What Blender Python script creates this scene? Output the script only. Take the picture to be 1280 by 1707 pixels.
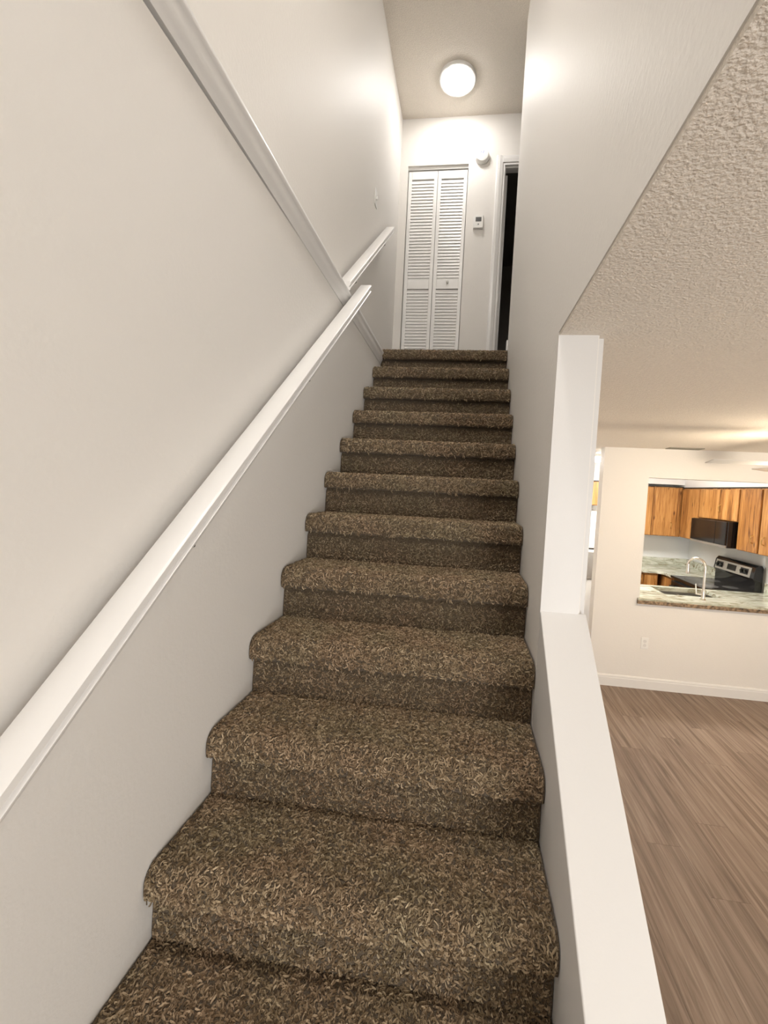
import bpy, bmesh, math, random
import numpy as np
from mathutils import Vector, Matrix

random.seed(7)
rng = np.random.default_rng(11)
scene = bpy.context.scene
for o in list(bpy.data.objects):
    bpy.data.objects.remove(o)
COL = scene.collection

# ------------------------------------------------------------------ camera
F_PX, PPX, PPY = 700.0, 687.66, 848.77
YAW, PITCH, ROLL = -0.1226, -0.0536, 0.0505
CAM = Vector((0.7325, -0.9289, 1.9364))
fwd = Vector((math.sin(YAW) * math.cos(PITCH), math.cos(YAW) * math.cos(PITCH), math.sin(PITCH)))
right0 = Vector((math.cos(YAW), -math.sin(YAW), 0))
up0 = right0.cross(fwd)
rgt = right0 * math.cos(ROLL) + up0 * math.sin(ROLL)
upv = -right0 * math.sin(ROLL) + up0 * math.cos(ROLL)
cd = bpy.data.cameras.new('camera')
cam = bpy.data.objects.new('camera', cd)
COL.objects.link(cam)
cam.matrix_world = Matrix(((rgt.x, upv.x, -fwd.x, CAM.x), (rgt.y, upv.y, -fwd.y, CAM.y),
                           (rgt.z, upv.z, -fwd.z, CAM.z), (0, 0, 0, 1)))
cd.sensor_fit = 'VERTICAL'
cd.sensor_height = 36.0
cd.lens = F_PX / 1707.0 * 36.0
cd.shift_x = -(PPX - 640.0) / 1707.0
cd.shift_y = (PPY - 853.5) / 1707.0
cd.clip_start = 0.02
scene.camera = cam

# ------------------------------------------------------------------ world, patio fill, exposure
world = bpy.data.worlds.new('world')
scene.world = world
world.use_nodes = True
world.node_tree.nodes['Background'].inputs[0].default_value = (0.85, 0.92, 1.0, 1)
world.node_tree.nodes['Background'].inputs[1].default_value = 1.0
scene.view_settings.view_transform = 'Standard'
scene.view_settings.look = 'None'
scene.view_settings.gamma = 1.0
scene.view_settings.use_curve_mapping = False
scene.view_settings.exposure = 1.45
LANDING_LAMP = 20.0      # radiance of the landing lamp's lens
FAN_LAMP = 55.0
KITCHEN_LAMP = 15.0
PATIO_FILL_W = 46.0  # power of the fill light added at the patio door
STAIR_FILL = 84.0  # radiance of the unseen lamp added for top light on the stairs


def area_light(name, loc, rot, sx, sy, power, color):
    l = bpy.data.lights.new(name, 'AREA')
    l.shape = 'RECTANGLE'
    l.size, l.size_y, l.energy, l.color = sx, sy, power, color
    o = bpy.data.objects.new(name, l)
    o.location, o.rotation_euler = loc, rot
    COL.objects.link(o)
    return o


# fill light added inside the unseen patio door, in place of daylight
area_light('patio_fill', (2.7, -3.93, 1.05), (math.radians(90), 0, 0), 1.7, 1.9, PATIO_FILL_W, (1.0, 0.985, 0.96))


# ------------------------------------------------------------------ materials
def new_mat(name):
    m = bpy.data.materials.new(name)
    m.use_nodes = True
    nt = m.node_tree
    b = nt.nodes['Principled BSDF']
    return m, nt, b


def N(nt, typ, **kw):
    n = nt.nodes.new(typ)
    for k, v in kw.items():
        setattr(n, k, v)
    return n


def ramp(nt, stops):
    r = N(nt, 'ShaderNodeValToRGB')
    el = r.color_ramp.elements
    while len(el) < len(stops):
        el.new(0.5)
    for e, (p, c) in zip(el, stops):
        e.position = p
        e.color = (*c, 1)
    return r


def plain(name, col, rough=0.5, metal=0.0, spec=0.5, emit=None, bump=None, var=None):
    """bump=(scale, strength, distance); var=(scale, amount) gives a faint mottled tint"""
    m, nt, b = new_mat(name)
    b.inputs['Base Color'].default_value = (*col, 1)
    b.inputs['Roughness'].default_value = rough
    b.inputs['Metallic'].default_value = metal
    b.inputs['Specular IOR Level'].default_value = spec
    if emit:
        b.inputs['Emission Color'].default_value = (*emit[0], 1)
        b.inputs['Emission Strength'].default_value = emit[1]
    if bump or var:
        tc = N(nt, 'ShaderNodeTexCoord')
    if bump:
        n = N(nt, 'ShaderNodeTexNoise')
        n.inputs['Scale'].default_value = bump[0]
        n.inputs['Detail'].default_value = 3
        nt.links.new(tc.outputs['Object'], n.inputs['Vector'])
        bp = N(nt, 'ShaderNodeBump')
        bp.inputs['Strength'].default_value = bump[1]
        bp.inputs['Distance'].default_value = bump[2]
        nt.links.new(n.outputs['Fac'], bp.inputs['Height'])
        nt.links.new(bp.outputs[0], b.inputs['Normal'])
    if var:
        n = N(nt, 'ShaderNodeTexNoise')
        n.inputs['Scale'].default_value = var[0]
        nt.links.new(tc.outputs['Object'], n.inputs['Vector'])
        a = var[1]
        r = ramp(nt, [(0.3, tuple(c * (1 - a) for c in col)), (0.7, tuple(min(1, c * (1 + a)) for c in col))])
        nt.links.new(n.outputs['Fac'], r.inputs[0])
        nt.links.new(r.outputs[0], b.inputs['Base Color'])
    return m


M = {}
M['wall'] = plain('wall_paint', (0.80, 0.772, 0.732), 0.52, bump=(75, 0.2, 0.004), spec=0.38)
M['kitchen_wall'] = plain('kitchen_paint', (0.72, 0.73, 0.72), 0.4, bump=(160, 0.08, 0.003))
M['ceiling'] = plain('popcorn_ceiling', (0.83, 0.765, 0.68), 0.9, bump=(140, 0.7, 0.008), spec=0.15, var=(140, 0.05))
M['trim'] = plain('trim_paint', (0.80, 0.785, 0.765), 0.3, bump=(60, 0.03, 0.002))
M['post'] = plain('post_paint', (0.72, 0.705, 0.685), 0.45, bump=(160, 0.06, 0.002))
M['louver'] = plain('door_paint', (0.86, 0.85, 0.83), 0.38)
M['plastic'] = plain('white_plastic', (0.85, 0.84, 0.81), 0.35)
M['screen'] = plain('grey_screen', (0.12, 0.12, 0.12), 0.25)
M['dark'] = plain('dark_metal', (0.06, 0.055, 0.05), 0.4, metal=0.8)
M['steel'] = plain('brushed_steel', (0.58, 0.56, 0.53), 0.28, metal=1.0, bump=(300, 0.05, 0.001))
M['chrome'] = plain('satin_nickel', (0.68, 0.64, 0.58), 0.22, metal=1.0)
M['black'] = plain('black_enamel', (0.008, 0.008, 0.009), 0.12)
M['blackglass'] = plain('black_glass', (0.010, 0.008, 0.007), 0.12, spec=0.3)
M['brass'] = plain('brass', (0.70, 0.48, 0.20), 0.3, metal=1.0)
M['hinge'] = plain('hinge_metal', (0.45, 0.43, 0.40), 0.4, metal=0.9)
M['white_enamel'] = plain('white_enamel', (0.82, 0.82, 0.80), 0.2)
M['mid_grey'] = plain('mid_grey', (0.36, 0.34, 0.31), 0.35, metal=0.3)
M['vent'] = plain('vent_metal', (0.26, 0.24, 0.19), 0.5)
M['gap_and_shadow'] = plain('gap_and_shadow', (0.03, 0.025, 0.02), 0.8)  # for the door gap and the shadow line painted on cabinet tops
M['subfloor'] = plain('subfloor', (0.16, 0.12, 0.09), 0.8)
M['lens'] = plain('lamp_lens', (0.9, 0.9, 0.9), 0.4, emit=((1.0, 0.97, 0.935), LANDING_LAMP))
M['fan_glass'] = plain('fan_lamp_glass', (0.9, 0.85, 0.75), 0.4, emit=((1.0, 0.84, 0.63), FAN_LAMP))
M['tube_glass'] = plain('kitchen_lamp_glass', (0.9, 0.9, 0.9), 0.4, emit=((1.0, 0.97, 0.92), KITCHEN_LAMP))
M['fill_glass'] = plain('fill_lamp_glass', (0.9, 0.9, 0.9), 0.4, emit=((1.0, 0.97, 0.935), STAIR_FILL))
M['print_blue'] = plain('blue_print', (0.35, 0.40, 0.62), 0.5)

# window glass
m, nt, b = new_mat('clear_glass')
b.inputs['Transmission Weight'].default_value = 1.0
b.inputs['Roughness'].default_value = 0.02
M['glass'] = m

# carpet backing: same colours as the yarn, mixed finely
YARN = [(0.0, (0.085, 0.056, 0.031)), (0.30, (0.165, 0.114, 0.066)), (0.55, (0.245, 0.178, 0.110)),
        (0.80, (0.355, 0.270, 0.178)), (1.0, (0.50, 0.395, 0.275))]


def carpet_mat():
    m, nt, b = new_mat('carpet_backing')
    tc = N(nt, 'ShaderNodeTexCoord')
    n = N(nt, 'ShaderNodeTexNoise')
    n.inputs['Scale'].default_value = 190
    n.inputs['Detail'].default_value = 2
    n.inputs['Roughness'].default_value = 0.7
    n.inputs['Distortion'].default_value = 1.4
    nt.links.new(tc.outputs['Object'], n.inputs['Vector'])
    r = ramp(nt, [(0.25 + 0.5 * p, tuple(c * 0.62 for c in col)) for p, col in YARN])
    nt.links.new(n.outputs['Fac'], r.inputs[0])
    nt.links.new(r.outputs[0], b.inputs['Base Color'])
    bp = N(nt, 'ShaderNodeBump')
    bp.inputs['Strength'].default_value = 1.0
    bp.inputs['Distance'].default_value = 0.008
    nt.links.new(n.outputs['Fac'], bp.inputs['Height'])
    nt.links.new(bp.outputs[0], b.inputs['Normal'])
    b.inputs['Roughness'].default_value = 0.95
    b.inputs['Specular IOR Level'].default_value = 0.1
    b.inputs['Sheen Weight'].default_value = 0.15
    return m


def yarn_mat():
    m, nt, b = new_mat('carpet_yarn')
    g = N(nt, 'ShaderNodeNewGeometry')
    r = ramp(nt, YARN)
    nt.links.new(g.outputs['Random Per Island'], r.inputs[0])
    tc = N(nt, 'ShaderNodeTexCoord')
    n = N(nt, 'ShaderNodeTexNoise')
    n.inputs['Scale'].default_value = 5.0
    nt.links.new(tc.outputs['Object'], n.inputs['Vector'])
    tint = ramp(nt, [(0.35, (0.96, 1.0, 0.94)), (0.65, (1.06, 1.0, 0.96))])
    nt.links.new(n.outputs['Fac'], tint.inputs[0])
    mx = N(nt, 'ShaderNodeMix', data_type='RGBA', blend_type='MULTIPLY')
    mx.inputs[0].default_value = 1.0
    nt.links.new(r.outputs[0], mx.inputs[6])
    nt.links.new(tint.outputs[0], mx.inputs[7])
    nt.links.new(mx.outputs[2], b.inputs['Base Color'])
    b.inputs['Roughness'].default_value = 0.8
    b.inputs['Specular IOR Level'].default_value = 0.25
    b.inputs['Sheen Weight'].default_value = 0.1
    return m


M['carpet'] = carpet_mat()
M['yarn'] = yarn_mat()


def plank_mat():
    m, nt, b = new_mat('vinyl_plank')
    tc = N(nt, 'ShaderNodeTexCoord')
    oi = N(nt, 'ShaderNodeObjectInfo')
    comb = N(nt, 'ShaderNodeCombineXYZ')
    ml = N(nt, 'ShaderNodeMath', operation='MULTIPLY')
    ml.inputs[1].default_value = 37.0
    nt.links.new(oi.outputs['Random'], ml.inputs[0])
    for i in range(3):
        nt.links.new(ml.outputs[0], comb.inputs[i])
    add = N(nt, 'ShaderNodeVectorMath', operation='ADD')
    nt.links.new(tc.outputs['Object'], add.inputs[0])
    nt.links.new(comb.outputs[0], add.inputs[1])
    mp = N(nt, 'ShaderNodeMapping')
    mp.inputs['Scale'].default_value = (32, 1.3, 1)
    nt.links.new(add.outputs[0], mp.inputs['Vector'])
    n = N(nt, 'ShaderNodeTexNoise')
    n.inputs['Scale'].default_value = 1.0
    n.inputs['Detail'].default_value = 6
    n.inputs['Roughness'].default_value = 0.62
    n.inputs['Distortion'].default_value = 0.8
    nt.links.new(mp.outputs[0], n.inputs['Vector'])
    r = ramp(nt, [(0.28, (0.125, 0.085, 0.060)), (0.44, (0.215, 0.155, 0.115)), (0.58, (0.285, 0.215, 0.165)), (0.75, (0.385, 0.300, 0.240))])
    nt.links.new(n.outputs['Fac'], r.inputs[0])
    tone = ramp(nt, [(0.0, (0.93, 0.92, 0.92)), (1.0, (1.05, 1.04, 1.04))])
    nt.links.new(oi.outputs['Random'], tone.inputs[0])
    mx = N(nt, 'ShaderNodeMix', data_type='RGBA', blend_type='MULTIPLY')
    mx.inputs[0].default_value = 1.0
    nt.links.new(r.outputs[0], mx.inputs[6])
    nt.links.new(tone.outputs[0], mx.inputs[7])
    nt.links.new(mx.outputs[2], b.inputs['Base Color'])
    bp = N(nt, 'ShaderNodeBump')
    bp.inputs['Strength'].default_value = 0.15
    bp.inputs['Distance'].default_value = 0.002
    nt.links.new(n.outputs['Fac'], bp.inputs['Height'])
    nt.links.new(bp.outputs[0], b.inputs['Normal'])
    b.inputs['Roughness'].default_value = 0.5
    b.inputs['Specular IOR Level'].default_value = 0.3
    return m


M['plank'] = plank_mat()


def wood_mat():
    m, nt, b = new_mat('knotty_wood')
    tc = N(nt, 'ShaderNodeTexCoord')
    oi = N(nt, 'ShaderNodeObjectInfo')
    sep = N(nt, 'ShaderNodeSeparateXYZ')
    nt.links.new(tc.outputs['Object'], sep.inputs[0])
    s = N(nt, 'ShaderNodeMath', operation='ADD')
    nt.links.new(sep.outputs[0], s.inputs[0])
    nt.links.new(sep.outputs[1], s.inputs[1])
    off = N(nt, 'ShaderNodeMath', operation='MULTIPLY_ADD')
    off.inputs[1].default_value = 13.0
    nt.links.new(oi.outputs['Random'], off.inputs[0])
    nt.links.new(s.outputs[0], off.inputs[2])
    # boards about 9 cm wide, each with its own tone
    dv = N(nt, 'ShaderNodeMath', operation='MULTIPLY')
    dv.inputs[1].default_value = 11.0
    nt.links.new(off.outputs[0], dv.inputs[0])
    fl = N(nt, 'ShaderNodeMath', operation='FLOOR')
    nt.links.new(dv.outputs[0], fl.inputs[0])
    wn = N(nt, 'ShaderNodeTexWhiteNoise', noise_dimensions='1D')
    nt.links.new(fl.outputs[0], wn.inputs['W'])
    cb = N(nt, 'ShaderNodeCombineXYZ')
    nt.links.new(off.outputs[0], cb.inputs[0])
    nt.links.new(wn.outputs['Value'], cb.inputs[1])
    nt.links.new(sep.outputs[2], cb.inputs[2])
    mp = N(nt, 'ShaderNodeMapping')
    mp.inputs['Scale'].default_value = (38, 9, 2.6)
    nt.links.new(cb.outputs[0], mp.inputs['Vector'])
    n = N(nt, 'ShaderNodeTexNoise')
    n.inputs['Scale'].default_value = 1.0
    n.inputs['Detail'].default_value = 5
    n.inputs['Distortion'].default_value = 1.2
    nt.links.new(mp.outputs[0], n.inputs['Vector'])
    ad = N(nt, 'ShaderNodeMath', operation='MULTIPLY_ADD')
    ad.inputs[1].default_value = 0.30
    nt.links.new(wn.outputs['Value'], ad.inputs[0])
    nt.links.new(n.outputs['Fac'], ad.inputs[2])
    r = ramp(nt, [(0.32, (0.11, 0.038, 0.009)), (0.52, (0.31, 0.130, 0.032)), (0.70, (0.47, 0.225, 0.066)), (0.95, (0.62, 0.345, 0.13))])
    nt.links.new(ad.outputs[0], r.inputs[0])
    mp2 = N(nt, 'ShaderNodeMapping')
    mp2.inputs['Scale'].default_value = (11, 3, 3.4)
    nt.links.new(cb.outputs[0], mp2.inputs['Vector'])
    v = N(nt, 'ShaderNodeTexVoronoi')
    v.inputs['Scale'].default_value = 1.0
    nt.links.new(mp2.outputs[0], v.inputs['Vector'])
    kr = ramp(nt, [(0.06, (0.16, 0.08, 0.04)), (0.16, (1, 1, 1))])
    nt.links.new(v.outputs['Distance'], kr.inputs[0])
    mx = N(nt, 'ShaderNodeMix', data_type='RGBA', blend_type='MULTIPLY')
    mx.inputs[0].default_value = 1.0
    nt.links.new(r.outputs[0], mx.inputs[6])
    nt.links.new(kr.outputs[0], mx.inputs[7])
    nt.links.new(mx.outputs[2], b.inputs['Base Color'])
    b.inputs['Roughness'].default_value = 0.38
    return m


M['wood'] = wood_mat()


def granite_mat():
    m, nt, b = new_mat('veined_granite')
    tc = N(nt, 'ShaderNodeTexCoord')
    mp = N(nt, 'ShaderNodeMapping')
    mp.inputs['Scale'].default_value = (2.2, 7.0, 9.0)
    mp.inputs['Rotation'].default_value = (0, 0, 0.25)
    nt.links.new(tc.outputs['Object'], mp.inputs['Vector'])
    n = N(nt, 'ShaderNodeTexNoise')
    n.inputs['Scale'].default_value = 1.5
    n.inputs['Detail'].default_value = 8
    n.inputs['Roughness'].default_value = 0.65
    n.inputs['Distortion'].default_value = 1.6
    nt.links.new(mp.outputs[0], n.inputs['Vector'])
    r = ramp(nt, [(0.28, (0.08, 0.055, 0.035)), (0.38, (0.26, 0.20, 0.13)), (0.46, (0.42, 0.43, 0.33)),
                  (0.55, (0.62, 0.64, 0.55)), (0.68, (0.70, 0.69, 0.62))])
    nt.links.new(n.outputs['Fac'], r.inputs[0])
    nt.links.new(r.outputs[0], b.inputs['Base Color'])
    b.inputs['Roughness'].default_value = 0.15
    return m


M['granite'] = granite_mat()
M['granite_edge'] = plain('granite_edge', (0.24, 0.165, 0.10), 0.6, bump=(60, 0.8, 0.01), var=(35, 0.75))


# ------------------------------------------------------------------ mesh helpers
class MB:
    def __init__(self):
        self.v, self.f = [], []

    def add(self, verts, faces):
        k = len(self.v)
        self.v += [tuple(p) for p in verts]
        self.f += [tuple(i + k for i in f) for f in faces]
        return self

    def box(self, x0, x1, y0, y1, z0, z1):
        v = [(x, y, z) for x in (x0, x1) for y in (y0, y1) for z in (z0, z1)]
        return self.add(v, [(0, 1, 3, 2), (4, 6, 7, 5), (0, 4, 5, 1), (2, 3, 7, 6), (0, 2, 6, 4), (1, 5, 7, 3)])

    def prism(self, pts, axis, a0, a1):
        """closed outline pts (2D) swept along axis; 2D order: x->(y,z), y->(x,z), z->(x,y)"""
        def mk(p, a):
            return {0: (a, p[0], p[1]), 1: (p[0], a, p[1]), 2: (p[0], p[1], a)}[axis]
        n = len(pts)
        v = [mk(p, a0) for p in pts] + [mk(p, a1) for p in pts]
        f = [tuple(range(n))[::-1], tuple(range(n, 2 * n))]
        f += [(i, (i + 1) % n, n + (i + 1) % n, n + i) for i in range(n)]
        return self.add(v, f)

    def sweep(self, pts, p0, p1, side, up):
        """outline (s,u) swept from p0 to p1"""
        p0, p1, side, up = Vector(p0), Vector(p1), Vector(side), Vector(up)
        n = len(pts)
        v = [p0 + side * s + up * u for s, u in pts] + [p1 + side * s + up * u for s, u in pts]
        f = [tuple(range(n))[::-1], tuple(range(n, 2 * n))]
        f += [(i, (i + 1) % n, n + (i + 1) % n, n + i) for i in range(n)]
        return self.add(v, f)

    def lathe(self, prof, c, axis=2, seg=32):
        """prof: (r, h) list around the axis through c"""
        v, f = [], []
        for r, h in prof:
            for i in range(seg):
                a = 2 * math.pi * i / seg
                q = (r * math.cos(a), r * math.sin(a), h)
                q = {2: q, 1: (q[0], q[2], q[1]), 0: (q[2], q[0], q[1])}[axis]
                v.append((c[0] + q[0], c[1] + q[1], c[2] + q[2]))
        m = len(prof)
        for j in range(m - 1):
            for i in range(seg):
                f.append((j * seg + i, j * seg + (i + 1) % seg, (j + 1) * seg + (i + 1) % seg, (j + 1) * seg + i))
        f.append(tuple(range(seg))[::-1])
        f.append(tuple(range((m - 1) * seg, m * seg)))
        return self.add(v, f)

    def tube(self, path, r, seg=12):
        path = [Vector(p) for p in path]
        v, f = [], []
        ref = Vector((0.31, 0.17, 0.93)).normalized()
        for i, p in enumerate(path):
            t = (path[min(i + 1, len(path) - 1)] - path[max(i - 1, 0)]).normalized()
            a = t.cross(ref).normalized()
            bb = t.cross(a)
            rr = r[i] if isinstance(r, (list, tuple)) else r
            for k in range(seg):
                an = 2 * math.pi * k / seg
                v.append(p + a * rr * math.cos(an) + bb * rr * math.sin(an))
        n = len(path)
        for i in range(n - 1):
            for k in range(seg):
                f.append((i * seg + k, i * seg + (k + 1) % seg, (i + 1) * seg + (k + 1) % seg, (i + 1) * seg + k))
        f.append(tuple(range(seg))[::-1])
        f.append(tuple(range((n - 1) * seg, n * seg)))
        return self.add(v, f)

    def build(self, name, mat, parent=None, bevel=0.0, smooth=False, segs=2):
        org = WORLD_ORG.get(parent.name, Vector((0, 0, 0))) if parent else Vector((0, 0, 0))
        me = bpy.data.meshes.new(name)
        me.from_pydata([(p[0] - org.x, p[1] - org.y, p[2] - org.z) for p in self.v], [], self.f)
        bm = bmesh.new()
        bm.from_mesh(me)
        bmesh.ops.recalc_face_normals(bm, faces=bm.faces[:])
        bm.to_mesh(me)
        bm.free()
        me.materials.append(M[mat])
        o = bpy.data.objects.new(name, me)
        COL.objects.link(o)
        if parent:
            o.parent = parent
            WORLD_ORG[o.name] = org
        if bevel:
            mod = o.modifiers.new('bevel', 'BEVEL')
            mod.width, mod.segments, mod.limit_method = bevel, segs, 'ANGLE'
            mod.angle_limit = math.radians(40)
            me.polygons.foreach_set('use_smooth', [True] * len(me.polygons))
            w = o.modifiers.new('normals', 'WEIGHTED_NORMAL')
            w.keep_sharp = True
        elif smooth:
            me.polygons.foreach_set('use_smooth', [True] * len(me.polygons))
            me.set_sharp_from_angle(angle=math.radians(40))
        return o


WORLD_ORG = {}


def thing(name, loc, label, cat, group=None):
    o = bpy.data.objects.new(name, None)
    o.empty_display_size = 0.1
    o.location = loc
    COL.objects.link(o)
    WORLD_ORG[o.name] = Vector(loc)
    return tag(o, label, cat, group)


def tag(o, label, cat, group=None):
    o['label'], o['category'] = label, cat
    if group:
        o['group'] = group
    return o


def struct(o, label=None, cat=None):
    o['kind'] = 'structure'
    if label:
        o['label'] = label
    if cat:
        o['category'] = cat
    return o


def struct_root(name, loc, label, cat):
    return struct(thing(name, loc, label, cat), label, cat)


def copy_at(src, parent, delta):
    c = src.copy()
    COL.objects.link(c)
    c.parent = parent
    c.location = Vector(src.location) + Vector(delta)
    return c


# ------------------------------------------------------------------ dimensions
RISE, RUN, W, Z0 = 0.206, 0.2436, 0.995, 0.752
WT = 1.139                      # outer face of the stair-side wall
ZC = 2.433                      # ground-floor ceiling
ZL = Z0 + 11 * RISE             # landing level
ZT = 5.47                       # ceiling over the stairs
YK = 3.527                      # wall with the kitchen pass-through
YB = 3.26                       # wall at the top of the stairs
YPOST = 0.46
XR = 5.0
YREAR = -4.0
YEND = 2.47                     # upper end of the stair-side wall
XU = -0.07                      # upper part of the left wall, set back

# ------------------------------------------------------------------ structure
floor = struct(MB().box(-0.2, XR + 0.12, YREAR, 5.95, -0.12, -0.006).build('floor', 'subfloor'),
               'wood look vinyl plank floor of the living room', 'floor')
# planks: width 18 cm, laid along the stairs' direction
pw, pl, gap = 0.18, 1.22, 0.0005
mp = MB().box(gap, pw - gap, gap, pl - gap, -0.006, 0.0)
plank0 = None
ncol = int((XR - WT) / pw) + 1
for i in range(ncol):
    x0 = WT + 0.001 + i * pw
    y = YK - 0.001 - pl * (0.35 + 0.65 * ((i * 0.37) % 1.0))
    spans = [(y, YK - 0.001)]
    while y > -2.2:
        spans.append((y - pl, y))
        y -= pl
    for (a, bb) in spans:
        w_ = min(pw, XR - x0)
        if w_ < 0.03:
            continue
        full = abs((bb - a) - pl) < 1e-6 and abs(w_ - pw) < 1e-6
        if full and plank0:
            o = plank0.copy()
            COL.objects.link(o)
            o.location = (x0, a, 0)
        else:
            mb = MB().box(gap, w_ - gap, gap, bb - a - gap, -0.006, 0.0)
            o = mb.build('plank', 'plank')
            o.parent = floor
            o.location = (x0, a, 0)
            if full:
                plank0 = o

wl = MB().box(-0.14, 0, YREAR, 2.44, 0, 2.93).build('wall_left', 'wall')
struct(wl, 'lower left wall beside the carpeted stairs', 'wall')
wu = MB().box(-0.21, XU, -1.6, YB, 2.93, ZT).build('wall_left_upper', 'wall')
struct(wu, 'upper left wall above the slanting looking trim moulding', 'wall')
rw = MB().prism([(-1.6, ZC + 0.01), (YPOST, ZC + 0.01), (YPOST, 0), (5.95, 0), (5.95, 2.69), (YEND, 2.69), (YEND, ZT), (-1.6, ZT)],
                0, W, 1.118).build('wall_right', 'wall')
struct(rw, 'right stairwell wall above the opening to the living room', 'wall')
kn = MB().prism([(-1.25, 0), (YPOST, 0), (YPOST, 1.168 + 0.8457 * YPOST), (-1.25, 1.168 - 0.8457 * 1.25)], 0, W, WT)
struct(kn.build('wall_knee', 'post', bevel=0.004), 'sloping white half wall beside the stairs', 'half wall')
post = MB().box(W, 1.114, YPOST - 0.003, YPOST, 1.50, ZC).build('wall_post', 'post')
struct(post, 'white end face of the stairwell wall above the half wall', 'wall')
struct(MB().box(1.1185, 1.139, YPOST + 0.022, 2.0, 0, ZC).build('trim_1', 'post', bevel=0.003),
       'narrow white corner board on the stairwell wall end', 'trim')
# ceilings
c = MB().box(W + 0.003, XR, YREAR, YPOST, ZC, ZC + 0.01).box(1.118, XR, YPOST, 5.95, ZC, ZC + 0.01)
c.box(0, W, YREAR, -1.6, ZC, ZC + 0.01)
struct(c.build('ceiling', 'ceiling'), 'beige textured ceiling of the living room', 'ceiling')
struct(MB().box(-0.21, 2.3, -1.72, YB + 0.1, ZT, ZT + 0.12).build('ceiling_stairwell', 'ceiling'),
       'beige textured ceiling over the top of the stairs', 'ceiling')
struct(MB().box(-0.21, 1.118, -1.72, -1.6, ZC + 0.01, ZT).build('wall_stairwell_front', 'wall'),
       'stairwell end wall behind the viewer', 'wall')
# landing floor slab
struct(MB().box(XU, 2.3, YEND, YB, 2.69, ZL - 0.001).box(1.118, 2.3, 2.4, YEND, 2.69, ZL - 0.001).build('floor_landing', 'carpet'),
       'brown carpeted landing at the top of the stairs', 'floor')
# wall at the top of the stairs, with closet and bedroom openings
BX0, BX1, BZ1 = 0.005, 0.588, 5.035           # closet opening
DX0, DX1, DZ1 = 0.918, 1.68, 5.02             # bedroom opening
b_ = MB()
b_.box(-0.21, BX0, YB, YB + 0.1, ZL - 0.02, ZT).box(BX1, DX0, YB, YB + 0.1, ZL - 0.02, ZT).box(DX1, 2.3, YB, YB + 0.1, ZL - 0.02, ZT)
b_.box(BX0, BX1, YB, YB + 0.1, BZ1, ZT).box(DX0, DX1, YB, YB + 0.1, DZ1, ZT)
struct(b_.build('wall_back', 'wall'), 'white wall at the top of the stairs with louvered closet', 'wall')
struct(MB().box(2.3, 2.4, YEND - 0.1, YB + 0.1, ZL - 0.3, ZT).build('wall_landing_right', 'wall'), 'end wall of the upper landing', 'wall')
struct(MB().box(1.118, 2.4, YEND - 0.2, YEND - 0.1, ZL - 0.3, ZT).build('wall_landing_front', 'wall'), 'near wall of the upper landing', 'wall')
# closet interior and dark bedroom
cl = MB().box(-0.21, -0.15, YB + 0.1, YB + 0.7, ZL - 0.02, ZT).box(0.74, 0.80, YB + 0.1, YB + 0.7, ZL - 0.02, ZT)
cl.box(-0.21, 0.80, YB + 0.7, YB + 0.76, ZL - 0.02, ZT).box(-0.15, 0.74, YB + 0.1, YB + 0.7, 5.2, 5.26)
cl.box(-0.21, 0.80, YB, YB + 0.76, ZL - 0.08, ZL - 0.02)
struct(cl.build('wall_closet', 'wall'), 'inside walls of the louvered closet', 'wall')
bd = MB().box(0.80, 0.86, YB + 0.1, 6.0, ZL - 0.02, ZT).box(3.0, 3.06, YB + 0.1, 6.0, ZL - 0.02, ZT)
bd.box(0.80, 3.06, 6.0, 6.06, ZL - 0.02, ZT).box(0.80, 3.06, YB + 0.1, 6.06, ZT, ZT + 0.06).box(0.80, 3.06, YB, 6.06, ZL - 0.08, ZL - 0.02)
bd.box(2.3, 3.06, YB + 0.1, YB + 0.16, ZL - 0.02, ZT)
struct(bd.build('wall_bedroom', 'mid_grey'), 'walls of the unlit room beyond the open door', 'wall')

# kitchen wall with the pass-through
PX0, PX1, PZ0, PZ1 = 2.537, 4.05, 0.885, 2.145
kw = MB().box(2.10, PX0, YK, YK + 0.12, 0, ZC).box(PX1, XR, YK, YK + 0.12, 0, ZC)
kw.box(PX0, PX1, YK, YK + 0.12, 0, PZ0).box(PX0, PX1, YK, YK + 0.12, PZ1, ZC)
struct(kw.build('wall_kitchen', 'wall'), 'cream wall with the pass-through opening into the kitchen', 'wall')
struct(MB().box(XR, XR + 0.12, YREAR, YK + 0.12, 0, ZC).build('wall_living_right', 'wall'), 'right wall of the living room', 'wall')
struct(MB().box(4.17, 4.29, YK + 0.12, 5.95, 0, ZC).build('wall_kitchen_right', 'kitchen_wall'), 'pale grey kitchen wall behind the range', 'wall')
struct(MB().box(1.118, 4.29, 5.95, 6.07, 0, ZC).build('wall_kitchen_back', 'kitchen_wall'), 'pale grey kitchen wall behind the left cabinets', 'wall')
sf = MB().box(3.88, 4.17, YK + 0.12, 5.95, 2.122, ZC).box(1.12, 3.88, 5.615, 5.95, 2.1551, ZC)
struct(sf.build('wall_soffit', 'trim'), 'white soffit above the kitchen cabinets', 'soffit')
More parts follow.
